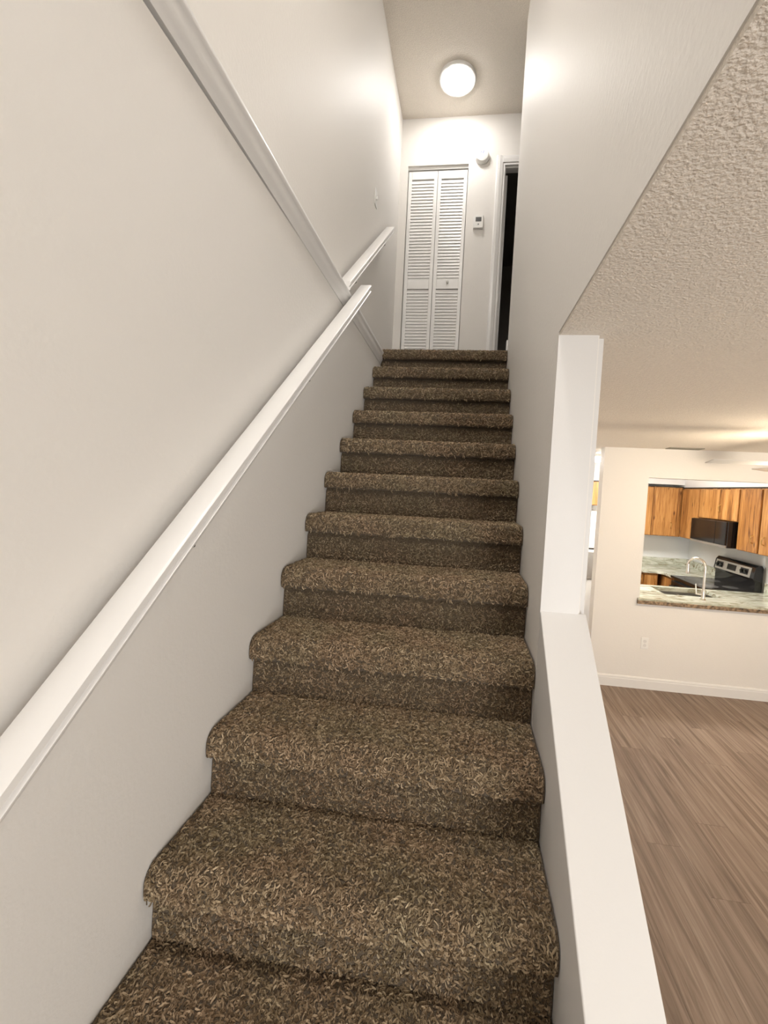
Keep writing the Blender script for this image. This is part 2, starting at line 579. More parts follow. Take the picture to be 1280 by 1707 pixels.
# rear wall behind the camera, with a patio door added for the light
rr = MB().box(-0.14, 1.8, YREAR - 0.12, YREAR, 0, ZC).box(3.6, XR + 0.12, YREAR - 0.12, YREAR, 0, ZC).box(1.8, 3.6, YREAR - 0.12, YREAR, 2.1, ZC)
struct(rr.build('wall_rear', 'wall'), 'living room wall behind the viewer', 'wall')
w1 = struct_root('window_1', (2.7, YREAR - 0.06, 0), 'unseen glazed patio door added behind the viewer for light', 'window')
MB().box(1.8, 1.86, YREAR - 0.1, YREAR - 0.03, 0, 2.1).box(3.54, 3.6, YREAR - 0.1, YREAR - 0.03, 0, 2.1).box(2.67, 2.73, YREAR - 0.1, YREAR - 0.03, 0, 2.1) \
    .box(1.86, 3.54, YREAR - 0.1, YREAR - 0.03, 2.04, 2.1).box(1.86, 3.54, YREAR - 0.1, YREAR - 0.03, 0, 0.06).build('window_frame', 'trim', w1)
MB().box(1.86, 2.67, YREAR - 0.07, YREAR - 0.06, 0.06, 2.04).build('pane', 'glass', w1)
MB().box(2.73, 3.54, YREAR - 0.07, YREAR - 0.06, 0.06, 2.04).build('pane', 'glass', w1)

# baseboard under the pass-through
bb_prof = [(0, 0), (-0.016, 0), (-0.016, 0.085), (-0.013, 0.092), (-0.013, 0.104), (-0.006, 0.115), (0, 0.117)]
struct(MB().prism([(YK + a, z) for a, z in bb_prof], 0, 2.10, XR).build('baseboard_kitchen', 'trim'),
       'white baseboard under the kitchen pass-through', 'baseboard')
struct(MB().box(W - 0.013, W, YEND - 0.05, YEND, ZL, ZL + 0.08).build('baseboard_landing', 'trim', bevel=0.004),
       'short white baseboard at the top right of the stairs', 'baseboard')

# moulding along the left wall at the upper floor's level
tz = 2.958
prof = [(-0.075, 0.066), (-0.075, 0.0), (0.0, -0.014), (0.004, -0.014), (0.007, -0.006), (0.011, 0.006), (0.016, 0.014), (0.020, 0.030), (0.018, 0.046),
        (0.022, 0.054), (0.027, 0.060), (0.027, 0.076), (0.022, 0.082), (-0.075, 0.082)]
tr = MB().sweep(prof, (0, -1.6, tz + 0.02 * 1.6 * 0.9), (0, 2.425, tz - 0.02 * 2.425 * 0.9), (1, 0, 0), (0, 0, 1))
struct(tr.build('trim_2', 'trim', smooth=True), 'white moulded trim crossing the left wall down to the top step', 'trim')

# ------------------------------------------------------------------ staircase
stair = thing('staircase', (W / 2, 0, 0), 'brown carpeted staircase climbing between the white walls', 'staircase')
NOSE, NT = 0.031, 0.080


def step_profile(y0, ztop, back, nose_top):
    """outline (y,z) of a carpeted tread with a rounded nosing, front to back"""
    pts = [(y0 + 0.018, ztop - NT), (y0 - NOSE * 0.70, ztop - NT + 0.000), (y0 - NOSE * 0.93, ztop - NT + 0.006), (y0 - NOSE, ztop - NT + 0.020)]
    R_ = 0.040
    cy, cz = y0 - NOSE + R_, ztop - R_
    for i in range(7):
        a = math.pi - i * math.pi / 2 / 6
        pts.append((cy + R_ * math.cos(a), cz + R_ * math.sin(a)))
    pts += [(y0 + 0.10, ztop - 0.0015), (back, ztop - 0.003)]
    return pts


def pile(obj, outline, x0, x1, dens, ln, wd, seed):
    """twisted yarn tufts over the swept outline, joined into obj's mesh as real geometry"""
    g = np.random.default_rng(seed)
    P = np.array(outline)
    seg = P[1:] - P[:-1]
    L = np.linalg.norm(seg, axis=1)
    tot = L.sum()
    n = int(dens * tot * (x1 - x0))
    s = g.uniform(0, tot, n)
    cum = np.concatenate([[0], np.cumsum(L)])
    idx = np.clip(np.searchsorted(cum, s) - 1, 0, len(L) - 1)
    t = (s - cum[idx]) / L[idx]
    base = P[idx] + seg[idx] * t[:, None]
    T = seg / L[:, None]
    nrm = np.stack([-T[:, 1], T[:, 0]], 1)          # outward: front faces -y, top faces +z
    # smooth normals
    vn = np.zeros_like(P)
    vn[:-1] += nrm
    vn[1:] += nrm
    vn /= np.linalg.norm(vn, axis=1)[:, None]
    nn = vn[idx] * (1 - t[:, None]) + vn[idx + 1] * t[:, None]
    nn /= np.linalg.norm(nn, axis=1)[:, None]
    X = g.uniform(x0 + 0.004, x1 - 0.004, n)
    pos = np.stack([X, base[:, 0], base[:, 1]], 1)
    nr = np.stack([np.zeros(n), nn[:, 0], nn[:, 1]], 1)
    ta = np.stack([np.ones(n), np.zeros(n), np.zeros(n)], 1)
    tb = np.cross(nr, ta)
    ang = g.uniform(0, 2 * math.pi, n)
    curl = g.normal(0, 1.0, n)
    K = 4
    hs = np.array([0.0002, 0.0028, 0.0030, 0.0006])
    hj = g.uniform(0.6, 1.35, n)
    length = ln * g.uniform(0.65, 1.3, n)
    pts = np.zeros((n, K, 3))
    dirs = np.zeros((n, K, 3))
    cur = pos - 0
    a = ang.copy()
    off = np.zeros((n, 2))
    for k in range(K):
        d = np.cos(a)[:, None] * ta + np.sin(a)[:, None] * tb
        if k:
            cur = cur + d * (length / (K - 1))[:, None]
        pts[:, k] = cur + nr * (hs[k] * hj)[:, None]
        dirs[:, k] = d
        a = a + curl * 0.9 + g.normal(0, 0.25, n)
    pts[:, :, 0] = np.clip(pts[:, :, 0], x0 + 0.005, x1 - 0.005)
    sd = np.cross(dirs, nr[:, None, :])
    wv = wd * g.uniform(0.75, 1.25, n)
    rad = np.array([0.75, 1.0, 1.0, 0.7])
    ring = np.zeros((n, K, 3, 3))
    for j, (cs, sn) in enumerate([(-1, -0.35), (1, -0.35), (0, 0.85)]):
        ring[:, :, j] = pts + (sd * cs * 0.5 + nr[:, None, :] * sn * 0.55) * (wv[:, None] * rad[None, :])[:, :, None]
    V = ring.reshape(-1, 3)
    q = []
    for k in range(K - 1):
        for j in range(3):
            j2 = (j + 1) % 3
            q.append((k * 3 + j, k * 3 + j2, (k + 1) * 3 + j2, (k + 1) * 3 + j))
    q = np.array(q)
    Fq = (q[None] + (np.arange(n) * K * 3)[:, None, None]).reshape(-1, 4)
    me = obj.data
    ov = np.zeros(len(me.vertices) * 3)
    me.vertices.foreach_get('co', ov)
    ov = ov.reshape(-1, 3)
    of = [tuple(p.vertices) for p in me.polygons]
    org = np.array(WORLD_ORG[stair.name])
    V = V - org
    allv = np.concatenate([ov, V])
    k0 = len(ov)
    loops = np.concatenate([np.array([i for f in of for i in f], int), (Fq + k0).reshape(-1)])
    counts = np.concatenate([np.array([len(f) for f in of]), np.full(len(Fq), 4)])
    starts = np.concatenate([[0], np.cumsum(counts)[:-1]])
    nm = bpy.data.meshes.new(me.name)
    nm.vertices.add(len(allv))
    nm.vertices.foreach_set('co', allv.reshape(-1))
    nm.loops.add(len(loops))
    nm.loops.foreach_set('vertex_index', loops)
    nm.polygons.add(len(counts))
    nm.polygons.foreach_set('loop_start', starts)
    nm.polygons.foreach_set('loop_total', counts)
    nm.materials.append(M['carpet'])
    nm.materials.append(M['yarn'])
    mi = np.concatenate([np.zeros(len(of), int), np.ones(len(Fq), int)])
    nm.polygons.foreach_set('material_index', mi)
    nm.polygons.foreach_set('use_smooth', np.ones(len(counts), bool))
    nm.update(calc_edges=True)
    nm.validate()
    nm.set_sharp_from_angle(angle=math.radians(50))
    obj.data = nm


EX = 0.002
for k in range(-3, 12):
    y0 = (k - 1) * RUN
    zt = Z0 + k * RISE
    back = y0 + RUN if k < 11 else YEND
    outl = step_profile(y0, zt, back, 0)
    body = outl + [(back, zt - 0.05), (y0 + 0.03, zt - NT)]
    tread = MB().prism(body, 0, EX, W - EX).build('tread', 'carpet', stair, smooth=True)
    zb = zt - RISE
    if zb < 0:
        zb = 0.0
    r_out = [(y0 + 0.001, max(0, zb - 0.003)), (y0, zb + 0.02), (y0 + 0.004, zt - NT - 0.022), (y0 + 0.016, zt - NT)]
    rbody = r_out + [(y0 + 0.03, zt - NT), (y0 + 0.03, max(0, zb - 0.003))]
    riser = MB().prism(rbody, 0, EX, W - EX).build('riser', 'carpet', stair)
    if k >= 0:
        near = k <= 3
        dens = 27000 if k <= 3 else (21000 if k <= 6 else (15000 if k <= 8 else 11000))
        ln = 0.016 if k <= 6 else 0.019
        wd = 0.0046 if k <= 6 else 0.0055
        pile(tread, outl[2:], EX, W - EX, dens, ln, wd, 100 + k)
        if k >= 1:
            pile(riser, r_out[:3], EX, W - EX, dens * 0.9, ln * 0.8, wd * 0.9, 200 + k)
struct_side = MB().prism([(2.43, 0), (2.43, 2.55), (-0.70, 0.0)], 0, 0.01, W - 0.01)
struct_side.build('stair_base', 'subfloor', stair)

# ------------------------------------------------------------------ handrails
RS = 0.815


def rail_profile(w, h):
    return [(0.004, 0), (w - 0.010, 0), (w - 0.003, 0.003), (w, 0.008), (w, 0.014), (w - 0.007, 0.019), (w - 0.007, 0.026), (w, 0.031), (w, h - 0.005),
            (w - 0.005, h), (0.005, h), (0, h - 0.005), (0, 0.031), (0.007, 0.026), (0.007, 0.019), (0, 0.014), (0, 0.006)]


def handrail(name_loc, xa, zoff, slope, ya, yb, h, wall_x, brackets, label):
    hr = thing('handrail', name_loc, label, 'handrail', 'white wall handrails on the left of the stairs')
    up = Vector((0, 0, 1))
    MB().sweep([(s, u - h) for s, u in rail_profile(0.07, h)], (xa, ya, zoff + slope * ya), (xa, yb, zoff + slope * yb), (1, 0, 0), up) \
        .build('rail', 'trim', hr, smooth=True)
    for yb_ in brackets:
        zb_ = zoff + slope * yb_ - h
        br = MB().lathe([(0.0, 0.0), (0.028, 0.0), (0.028, 0.004), (0.012, 0.008)], (wall_x, yb_, zb_ - 0.045), axis=0, seg=16)
        br.tube([(wall_x + 0.004, yb_, zb_ - 0.045), (xa + 0.015, yb_, zb_ - 0.048), (xa + 0.035, yb_, zb_ - 0.035), (xa + 0.038, yb_, zb_ - 0.002)], 0.007, 8)
        br.build('bracket', 'dark', hr, smooth=True)
    return hr


handrail((0.07, 0.5, 2.2), 0.035, 1.826, RS, -1.0, 1.60, 0.052, 0.0, [0.03, 0.75, 1.45], 'long white wooden handrail running up the lower left wall')
handrail((0.0, 2.0, 3.5), -0.035, 1.868, 0.850, 1.40, 2.57, 0.052, XU, [1.62, 2.38], 'short white handrail above the moulding, near the louvered closet')

# ------------------------------------------------------------------ ceiling lamp over the stairs
lamp = thing('ceiling_lamp', (0.466, 2.885, ZT), 'round glowing flush ceiling lamp at the top of the stairs', 'ceiling lamp')
cx, cy = 0.466, 2.885
MB().lathe([(0.0, 0.0), (0.158, 0.0), (0.160, -0.006), (0.157, -0.018), (0.148, -0.022), (0.134, -0.020), (0.132, -0.012), (0.0, -0.012)], (cx, cy, ZT), 2, 48) \
    .build('ring', 'plastic', lamp, smooth=True)
MB().lathe([(0.0, -0.013), (0.130, -0.013), (0.129, -0.026), (0.116, -0.036), (0.08, -0.043), (0.0, -0.046)], (cx, cy, ZT), 2, 48) \
    .build('lens', 'lens', lamp, smooth=True)

# ------------------------------------------------------------------ closet bifold door
door1 = struct_root('door_1', ((BX0 + BX1) / 2, YB + 0.03, ZL), 'white louvered bifold closet door at the top of the stairs', 'door')
fy0, fy1 = YB + 0.030, YB + 0.058
pz0, pz1 = ZL + 0.012, 5.003
pwid = (BX1 - BX0 - 0.016) / 2
mid0, mid1 = ZL + 0.868, ZL + 0.958
top0, bot1 = pz1 - 0.075, pz0 + 0.10
MB().box(BX0, BX1, YB + 0.02, YB + 0.075, 5.010, BZ1).build('track', 'plastic', door1)
slat0 = None
for j in range(2):
    xa = BX0 + 0.006 + j * (pwid + 0.004)
    xb = xa + pwid
    st = 0.034
    p = MB().box(xa, xa + st, fy0, fy1, pz0, pz1).box(xb - st, xb, fy0, fy1, pz0, pz1)
    p.box(xa + st, xb - st, fy0, fy1, top0, pz1).box(xa + st, xb - st, fy0, fy1, mid0, mid1).box(xa + st, xb - st, fy0, fy1, pz0, bot1)
    panel = p.build('door_panel', 'louver', door1, bevel=0.002, segs=1)
    pitch = 0.0298
    zs = []
    z = top0 - 0.006
    while z - pitch > mid1 - 0.008:
        zs.append(z)
        z -= pitch
    z = mid0 - 0.006
    while z - pitch > bot1 - 0.008:
        zs.append(z)
        z -= pitch
    for z in zs:
        # slat tilts: upper edge at the back, lower edge at the front
        if slat0 is None:
            s = MB().prism([(fy0 + 0.003, -0.034), (fy0 + 0.007, -0.035), (fy0 + 0.018, 0.001), (fy0 + 0.014, 0.002)], 0, xa + st, xb - st)
            slat0 = s.build('slat', 'louver')
            slat0.data.transform(Matrix.Translation((-(xa + st), 0, 0)))
            slat0.parent = panel
            so = slat0
        else:
            so = slat0.copy()
            COL.objects.link(so)
            so.parent = panel
        org = WORLD_ORG[panel.name]
        so.location = Vector((xa + st, 0, z)) - org
    if j == 1:
        MB().lathe([(0.0, 0.0), (0.009, 0.0), (0.008, -0.012), (0.015, -0.018), (0.016, -0.026), (0.010, -0.032), (0.0, -0.033)],
                   ((xa + xb) / 2, fy0, (mid0 + mid1) / 2 + 0.015), 1, 16).build('knob', 'plastic', panel, smooth=True)

# ------------------------------------------------------------------ bedroom door and casing
door2 = struct_root('door_2', (1.0, YB, ZL), 'open doorway to an unlit room at the top right of the stairs', 'door')
cprof = [(0, 0), (0.060, 0), (0.060, -0.009), (0.050, -0.014), (0.030, -0.016), (0.010, -0.012), (0.0, -0.010)]
MB().prism([(DX0 - 0.008 - a, YB + b0) for a, b0 in cprof], 2, ZL, DZ1 + 0.068).build('casing', 'trim', door2)
MB().prism([(DX1 + 0.008 + a, YB + b0) for a, b0 in cprof], 2, ZL, DZ1 + 0.068).build('casing', 'trim', door2)
MB().prism([(YB + b0, DZ1 + 0.008 + a) for a, b0 in cprof], 0, DX0 - 0.008, DX1 + 0.008).build('casing', 'trim', door2)
MB().box(DX0 - 0.001, DX0 + 0.012, YB - 0.004, YB + 0.104, ZL, DZ1).box(DX0 - 0.001, DX0 + 0.022, YB + 0.02, YB + 0.055, ZL, DZ1).build('jamb', 'trim', door2)
MB().box(DX1 - 0.012, DX1, YB - 0.004, YB + 0.104, ZL, DZ1).build('jamb', 'trim', door2)
MB().box(DX0 + 0.012, DX1 - 0.012, YB - 0.004, YB + 0.104, DZ1 - 0.014, DZ1 + 0.0).box(DX0 + 0.022, DX1 - 0.012, YB + 0.02, YB + 0.055, DZ1 - 0.026, DZ1 - 0.014).build('jamb', 'trim', door2)
leaf = MB().box(DX0 + 0.014, DX0 + 0.048, YB + 0.110, YB + 0.84, ZL + 0.012, DZ1 - 0.03).build('door_leaf', 'trim', door2, bevel=0.002)
for hz in (ZL + 0.22, ZL + 1.04, ZL + 1.74):
    MB().box(DX0 + 0.012, DX0 + 0.020, YB + 0.070, YB + 0.112, hz - 0.045, hz + 0.045).tube(
        [(DX0 + 0.020, YB + 0.107, hz - 0.048), (DX0 + 0.020, YB + 0.107, hz + 0.048)], 0.006, 8).build('hinge', 'hinge', door2)

# ------------------------------------------------------------------ small fittings at the top of the stairs
sd = thing('smoke_detector', (0.713, YB, 5.082), 'round white smoke detector on the wall beside the closet', 'smoke detector')
MB().lathe([(0.0, 0.0), (0.066, 0.0), (0.066, -0.012), (0.062, -0.028), (0.054, -0.040), (0.030, -0.046), (0.0, -0.047)], (0.713, YB, 5.082), 1, 32) \
    .build('housing', 'plastic', sd, smooth=True)
for dx in (-0.012, 0.008):
    MB().sweep([(-0.004, -0.012), (0.004, -0.012), (0.004, 0.012), (-0.004, 0.012)], (0.713 + dx, YB - 0.0455, 5.100), (0.713 + dx, YB - 0.0485, 5.100), (1, 0, 0), (0.35, 0, 1)) \
        .build('printed_mark', 'print_blue', sd)
th = thing('thermostat', (0.709, YB, 4.482), 'white wall thermostat with a small grey screen', 'thermostat')
MB().box(0.659, 0.759, YB - 0.006, YB, 4.420, 4.542).box(0.663, 0.755, YB - 0.026, YB - 0.006, 4.425, 4.540).build('housing', 'plastic', th, bevel=0.005)
MB().box(0.683, 0.737, YB - 0.0275, YB - 0.026, 4.482, 4.522).build('screen', 'screen', th)
MB().box(0.705, 0.715, YB - 0.0275, YB - 0.026, 4.452, 4.462).build('button', 'screen', th)
sw = thing('light_switch', (XU, 2.312, 4.108), 'white light switch on the left wall above the short handrail', 'light switch')
MB().box(XU, XU + 0.006, 2.277, 2.347, 4.050, 4.166).build('plate', 'plastic', sw, bevel=0.002)
MB().box(XU + 0.006, XU + 0.018, 2.307, 2.317, 4.098, 4.122).build('toggle', 'plastic', sw, bevel=0.002)

# ------------------------------------------------------------------ living room fittings
ot = thing('wall_outlet', (2.621, YK, 0.47), 'white electrical outlet on the cream wall under the pass-through', 'outlet')
MB().box(2.586, 2.656, YK - 0.006, YK, 0.412, 0.528).build('plate', 'plastic', ot, bevel=0.002)
for dz in (-0.021, 0.021):
    MB().lathe([(0.0, 0.0), (0.016, 0.0), (0.016, -0.003), (0.0, -0.003)], (2.621, YK - 0.006, 0.47 + dz), 1, 16).build('socket', 'post', ot)
vt = thing('ceiling_vent', (2.79, 3.41, ZC), 'small slatted air vent in the living room ceiling', 'vent')
MB().box(2.64, 2.94, 3.352, 3.362, ZC - 0.008, ZC).box(2.64, 2.94, 3.452, 3.462, ZC - 0.008, ZC).box(2.64, 2.65, 3.362, 3.452, ZC - 0.008, ZC) \
    .box(2.93, 2.94, 3.362, 3.452, ZC - 0.008, ZC).build('frame', 'vent', vt)
for i in range(4):
    y = 3.372 + i * 0.021
    MB().prism([(y, ZC - 0.008), (y + 0.003, ZC - 0.009), (y + 0.015, ZC - 0.001), (y + 0.012, ZC)], 0, 2.65, 2.93).build('slat', 'vent', vt)

fan = thing('ceiling_fan', (3.05, 2.13, ZC), 'white ceiling fan with lit glass globe in the living room', 'ceiling fan')
fx, fyy = 3.05, 2.13
MB().lathe([(0.0, 0.0), (0.07, 0.0), (0.065, -0.03), (0.025, -0.05), (0.014, -0.055), (0.014, -0.12), (0.04, -0.13), (0.09, -0.15), (0.105, -0.19), (0.10, -0.24), (0.05, -0.265), (0.0, -0.265)],
           (fx, fyy, ZC), 2, 32).build('motor_housing', 'trim', fan, smooth=True)
for i in range(4):
    a = math.radians(180 - 3 + i * 90)
    d = Vector((math.cos(a), math.sin(a), 0))
    s_ = Vector((-d.y, d.x, 0.14)).normalized()
    u_ = d.cross(s_)
    bl = MB().sweep([(-0.055, 0), (0.055, 0), (0.055, 0.006), (-0.055, 0.006)], Vector((fx, fyy, ZC - 0.225)) + d * 0.16, Vector((fx, fyy, ZC - 0.225)) + d * 0.69, s_, u_)
    blade = bl.build('blade', 'trim', fan, bevel=0.002, segs=1)
    MB().sweep([(-0.02, -0.004), (0.02, -0.004), (0.02, 0), (-0.02, 0)], Vector((fx, fyy, ZC - 0.225)) + d * 0.08, Vector((fx, fyy, ZC - 0.225)) + d * 0.22, s_, u_).build('blade_iron', 'brass', blade)
MB().lathe([(0.0, -0.262), (0.05, -0.262), (0.085, -0.285), (0.10, -0.325), (0.085, -0.37), (0.04, -0.395), (0.0, -0.40)], (fx, fyy, ZC), 2, 32).build('globe', 'fan_glass', fan, smooth=True)

# unseen stairwell lamp, added to light the treads from above
LX, LY = 0.48, -0.35
el = thing('ceiling_lamp', (LX, LY, ZT), 'unseen flush ceiling lamp added over the lower part of the stairs', 'ceiling lamp')
MB().lathe([(0.0, 0.0), (0.158, 0.0), (0.160, -0.006), (0.157, -0.018), (0.148, -0.022), (0.134, -0.020), (0.132, -0.012), (0.0, -0.012)], (LX, LY, ZT), 2, 48) \
    .build('ring', 'plastic', el, smooth=True)
MB().lathe([(0.0, -0.013), (0.130, -0.013), (0.129, -0.026), (0.116, -0.036), (0.08, -0.043), (0.0, -0.046)], (LX, LY, ZT), 2, 48) \
    .build('lens', 'fill_glass', el, smooth=True)

# ------------------------------------------------------------------ kitchen
kl = thing('kitchen_light', (2.55, 4.46, ZC), 'rectangular lit fluorescent fixture on the kitchen ceiling', 'ceiling lamp')
MB().box(1.85, 3.25, 4.30, 4.62, ZC - 0.03, ZC).build('housing', 'plastic', kl)
MB().box(1.87, 3.23, 4.32, 4.60, ZC - 0.075, ZC - 0.03).build('diffuser', 'tube_glass', kl, bevel=0.015)


def handle_v(parent, x, y, z, nx, ny):
    """small upright brass pull, standing off along (nx, ny)"""
    MB().tube([(x, y, z - 0.042), (x + nx * 0.022, y + ny * 0.022, z - 0.034), (x + nx * 0.026, y + ny * 0.026, z),
               (x + nx * 0.022, y + ny * 0.022, z + 0.034), (x, y, z + 0.042)], [0.006, 0.005, 0.006, 0.005, 0.006], 8).build('handle', 'brass', parent, smooth=True)


def cab_right(label, y0, y1, z0, z1, doors, group='kitchen wall cabinets', handles=()):
    t = thing('wall_cabinet', (4.02, (y0 + y1) / 2, z0), label, 'cabinet', group)
    MB().box(3.871, 4.169, y0, y1, z0, z1).build('body', 'wood', t)
    MB().box(3.862, 4.169, y0, y1, z1, z1 + 0.014).build('top_shadow', 'gap_and_shadow', t)  # shadow line along the cabinet top, built as a dark strip
    for i, (a, b1) in enumerate(doors):
        d = MB().box(3.85, 3.87, a, b1, z0 + 0.008, z1 - 0.012).build('door', 'wood', t, bevel=0.003, segs=1)
        if i < len(handles) and handles[i]:
            handle_v(d, 3.85, handles[i][0], handles[i][1], -1, 0)
    return t


def cab_back(label, x0, x1, z0, z1, doors, handles=(), yf=5.60, group='kitchen wall cabinets', yb=5.949):
    t = thing('wall_cabinet', ((x0 + x1) / 2, 5.78, z0), label, 'cabinet', group)
    MB().box(x0, x1, yf + 0.021, yb, z0, z1).build('body', 'wood', t)
    MB().box(x0, x1, yf + 0.012, yb, z1, z1 + 0.014).build('top_shadow', 'gap_and_shadow', t)  # dark strip painted as the shadow above the cabinet
    for i, (a, b1) in enumerate(doors):
        d = MB().box(a, b1, yf, yf + 0.02, z0 + 0.008, z1 - 0.012).build('door', 'wood', t, bevel=0.003, segs=1)
        if i < len(handles) and handles[i]:
            handle_v(d, handles[i][0], yf, handles[i][1], 0, -1)
    return t


ZU0, ZU1 = 1.40, 2.105
cab_right('wooden wall cabinet in the kitchen corner left of the microwave', 5.145, 5.598, ZU0, ZU1, [(5.16, 5.585)])
cab_right('short two door wooden cabinet above the black microwave', 4.315, 5.140, 1.715, ZU1, [(4.70, 5.12), (4.33, 4.685)],
          handles=[None, (4.655, 1.86)])
cab_right('tall single door wooden wall cabinet right of the microwave', 3.945, 4.310, ZU0, ZU1, [(3.96, 4.295)], handles=[(4.03, 1.55)])
cab_right('wooden wall cabinet at the right end above the range side counter', 3.655, 3.940, ZU0, ZU1, [(3.67, 3.925)], handles=[(3.855, 1.55)])
cab_back('wooden wall cabinet with plank door facing the pass-through', 3.475, 3.868, ZU0, 2.115, [(3.49, 3.795)], handles=[(3.725, 1.56)])
cab_back('wooden wall cabinet at the left edge of the pass-through view', 3.08, 3.470, ZU0, 2.115, [(3.095, 3.455)])
cab_back('small wooden cabinet above the white refrigerator', 2.00, 2.745, 1.80, 2.14, [(2.015, 2.36), (2.385, 2.73)], yf=5.30,
         handles=[None, (2.615, 1.98)])

# worktops
wt = thing('worktop', (3.0, 5.6, 0.89), 'green veined granite worktop in the far kitchen corner', 'worktop', 'granite worktops')
MB().prism([(2.76, 5.31), (3.46, 5.31), (3.53, 5.25), (3.53, 5.045), (4.168, 5.045), (4.168, 5.948), (2.76, 5.948)], 2, 0.89, 0.93).build('slab', 'granite', wt, bevel=0.004)
MB().box(2.76, 4.168, 5.926, 5.948, 0.93, 1.04).box(4.146, 4.168, 5.045, 5.926, 0.93, 1.04).build('backsplash', 'granite', wt)
pt = thing('worktop', (3.2, 3.9, 0.89), 'pale granite sink worktop along the pass-through opening', 'worktop', 'granite worktops')
SX0, SX1, SY0, SY1 = 2.90, 3.50, 3.80, 4.17
sl = MB().box(PX0 - 0.02, PX0 + 0.001, 3.496, YK - 0.001, 0.912, 0.93).box(PX0 + 0.001, SX0, 3.50, 4.24, 0.886, 0.93).box(SX1, PX1 - 0.001, 3.50, 3.648, 0.886, 0.93).box(SX1, 4.168, 3.648, 4.24, 0.886, 0.93)
sl.box(SX0, SX1, 3.50, SY0, 0.886, 0.93).box(SX0, SX1, SY1, 4.24, 0.886, 0.93)
sl.build('slab', 'granite', pt)
MB().box(4.146, 4.168, 3.65, 4.24, 0.93, 1.04).build('backsplash', 'granite', pt)
MB().box(PX0 - 0.02, PX1, 3.494, YK - 0.001, 0.876, 0.912).build('chiselled_edge', 'granite_edge', pt)
MB().box(PX0 - 0.02, PX1, 3.512, YK - 0.001, 0.860, 0.875).build('apron', 'trim', pt)
sk = thing('sink', (3.2, 3.98, 0.70), 'stainless steel sink set into the pass-through worktop', 'sink')
s_ = MB().box(SX0 - 0.012, SX0, SY0 - 0.012, SY1 + 0.012, 0.70, 0.885).box(SX1, SX1 + 0.012, SY0 - 0.012, SY1 + 0.012, 0.70, 0.885)
s_.box(SX0, SX1, SY0 - 0.012, SY0, 0.70, 0.885).box(SX0, SX1, SY1, SY1 + 0.012, 0.70, 0.885).box(SX0 - 0.012, SX1 + 0.012, SY0 - 0.012, SY1 + 0.012, 0.69, 0.70)
s_.box(SX0 + 0.29, SX0 + 0.31, SY0, SY1, 0.70, 0.86)
s_.build('basin', 'steel', sk)
for xx in (SX0 + 0.145, SX0 + 0.455):
    MB().lathe([(0.0, 0.0), (0.042, 0.0), (0.042, 0.003), (0.03, 0.002), (0.0, 0.002)], (xx, 3.985, 0.70), 2, 20).build('drain', 'chrome', sk)
fc = thing('kitchen_faucet', (3.20, 3.655, 0.93), 'tall gooseneck nickel faucet standing behind the sink', 'faucet')
bx, by = 3.20, 3.655
FZ = 0.931
MB().lathe([(0.0, 0.0), (0.027, 0.0), (0.027, 0.006), (0.020, 0.012), (0.019, 0.10), (0.015, 0.11), (0.0, 0.11)], (bx, by, FZ), 2, 20).build('base', 'chrome', fc, smooth=True)
dirn = Vector((-0.55, 0.83, 0)).normalized()
path = [Vector((bx, by, 1.02)), Vector((bx, by, 1.15)), Vector((bx, by, 1.26))]
for i in range(1, 10):
    a = math.pi * i / 9 * 0.97
    path.append(Vector((bx, by, 1.26)) + dirn * 0.085 * (1 - math.cos(a)) + Vector((0, 0, 0.085 * math.sin(a))))
MB().tube(path, 0.0125, 12).build('neck', 'chrome', fc, smooth=True)
e = path[-1]
MB().tube([e + Vector((0, 0, 0.005)), e - Vector((0, 0, 0.03)), e - Vector((0, 0, 0.085)), e - Vector((0, 0, 0.10))], [0.014, 0.016, 0.020, 0.018], 12).build('spray_head', 'chrome', fc, smooth=True)
lv = MB().tube([(bx, by, 0.985), (bx - 0.045, by + 0.01, 0.985), (bx - 0.06, by + 0.012, 0.99)], 0.011, 10)
lv.tube([(bx - 0.058, by + 0.012, 0.98), (bx - 0.066, by + 0.014, 1.04), (bx - 0.070, by + 0.016, 1.09)], [0.010, 0.007, 0.006], 10)
lv.build('lever', 'chrome', fc, smooth=True)

# base cabinets
bc = thing('base_cabinet', (3.2, 5.65, 0), 'wooden base cabinet under the far kitchen corner worktop', 'cabinet', 'kitchen base cabinets')
MB().box(2.762, 3.50, 5.352, 5.945, 0.10, 0.889).box(2.762, 3.50, 5.41, 5.945, 0.0, 0.10).build('body', 'wood', bc)
for (a, b1) in ((2.78, 3.09), (3.105, 3.30), (3.315, 3.485)):
    d = MB().box(a, b1, 5.332, 5.352, 0.12, 0.862).build('door', 'wood', bc, bevel=0.003, segs=1)
    handle_v(d, b1 - 0.035, 5.332, 0.77, 0, -1)
cc = thing('base_cabinet', (3.85, 5.4, 0), 'wooden corner base cabinet beside the black range', 'cabinet', 'kitchen base cabinets')
MB().box(3.57, 4.165, 5.05, 5.945, 0.0, 0.889).build('body', 'wood', cc)
MB().box(3.55, 3.57, 5.07, 5.33, 0.12, 0.862).build('door', 'wood', cc, bevel=0.003, segs=1)
pc = thing('base_cabinet', (3.3, 3.95, 0), 'wooden sink cabinet behind the wall under the pass-through', 'cabinet', 'kitchen base cabinets')
MB().box(2.56, 4.165, 3.66, 3.68, 0.0, 0.884).box(2.56, 2.58, 3.68, 4.19, 0.0, 0.884).box(4.145, 4.165, 3.68, 4.19, 0.0, 0.884).box(2.58, 4.145, 3.68, 4.19, 0.0, 0.02).build('body', 'wood', pc)
for (a, b1) in ((2.57, 2.96), (2.975, 3.36), (3.375, 3.52)):
    MB().box(a, b1, 4.19, 4.21, 0.12, 0.862).build('door', 'wood', pc, bevel=0.003, segs=1)

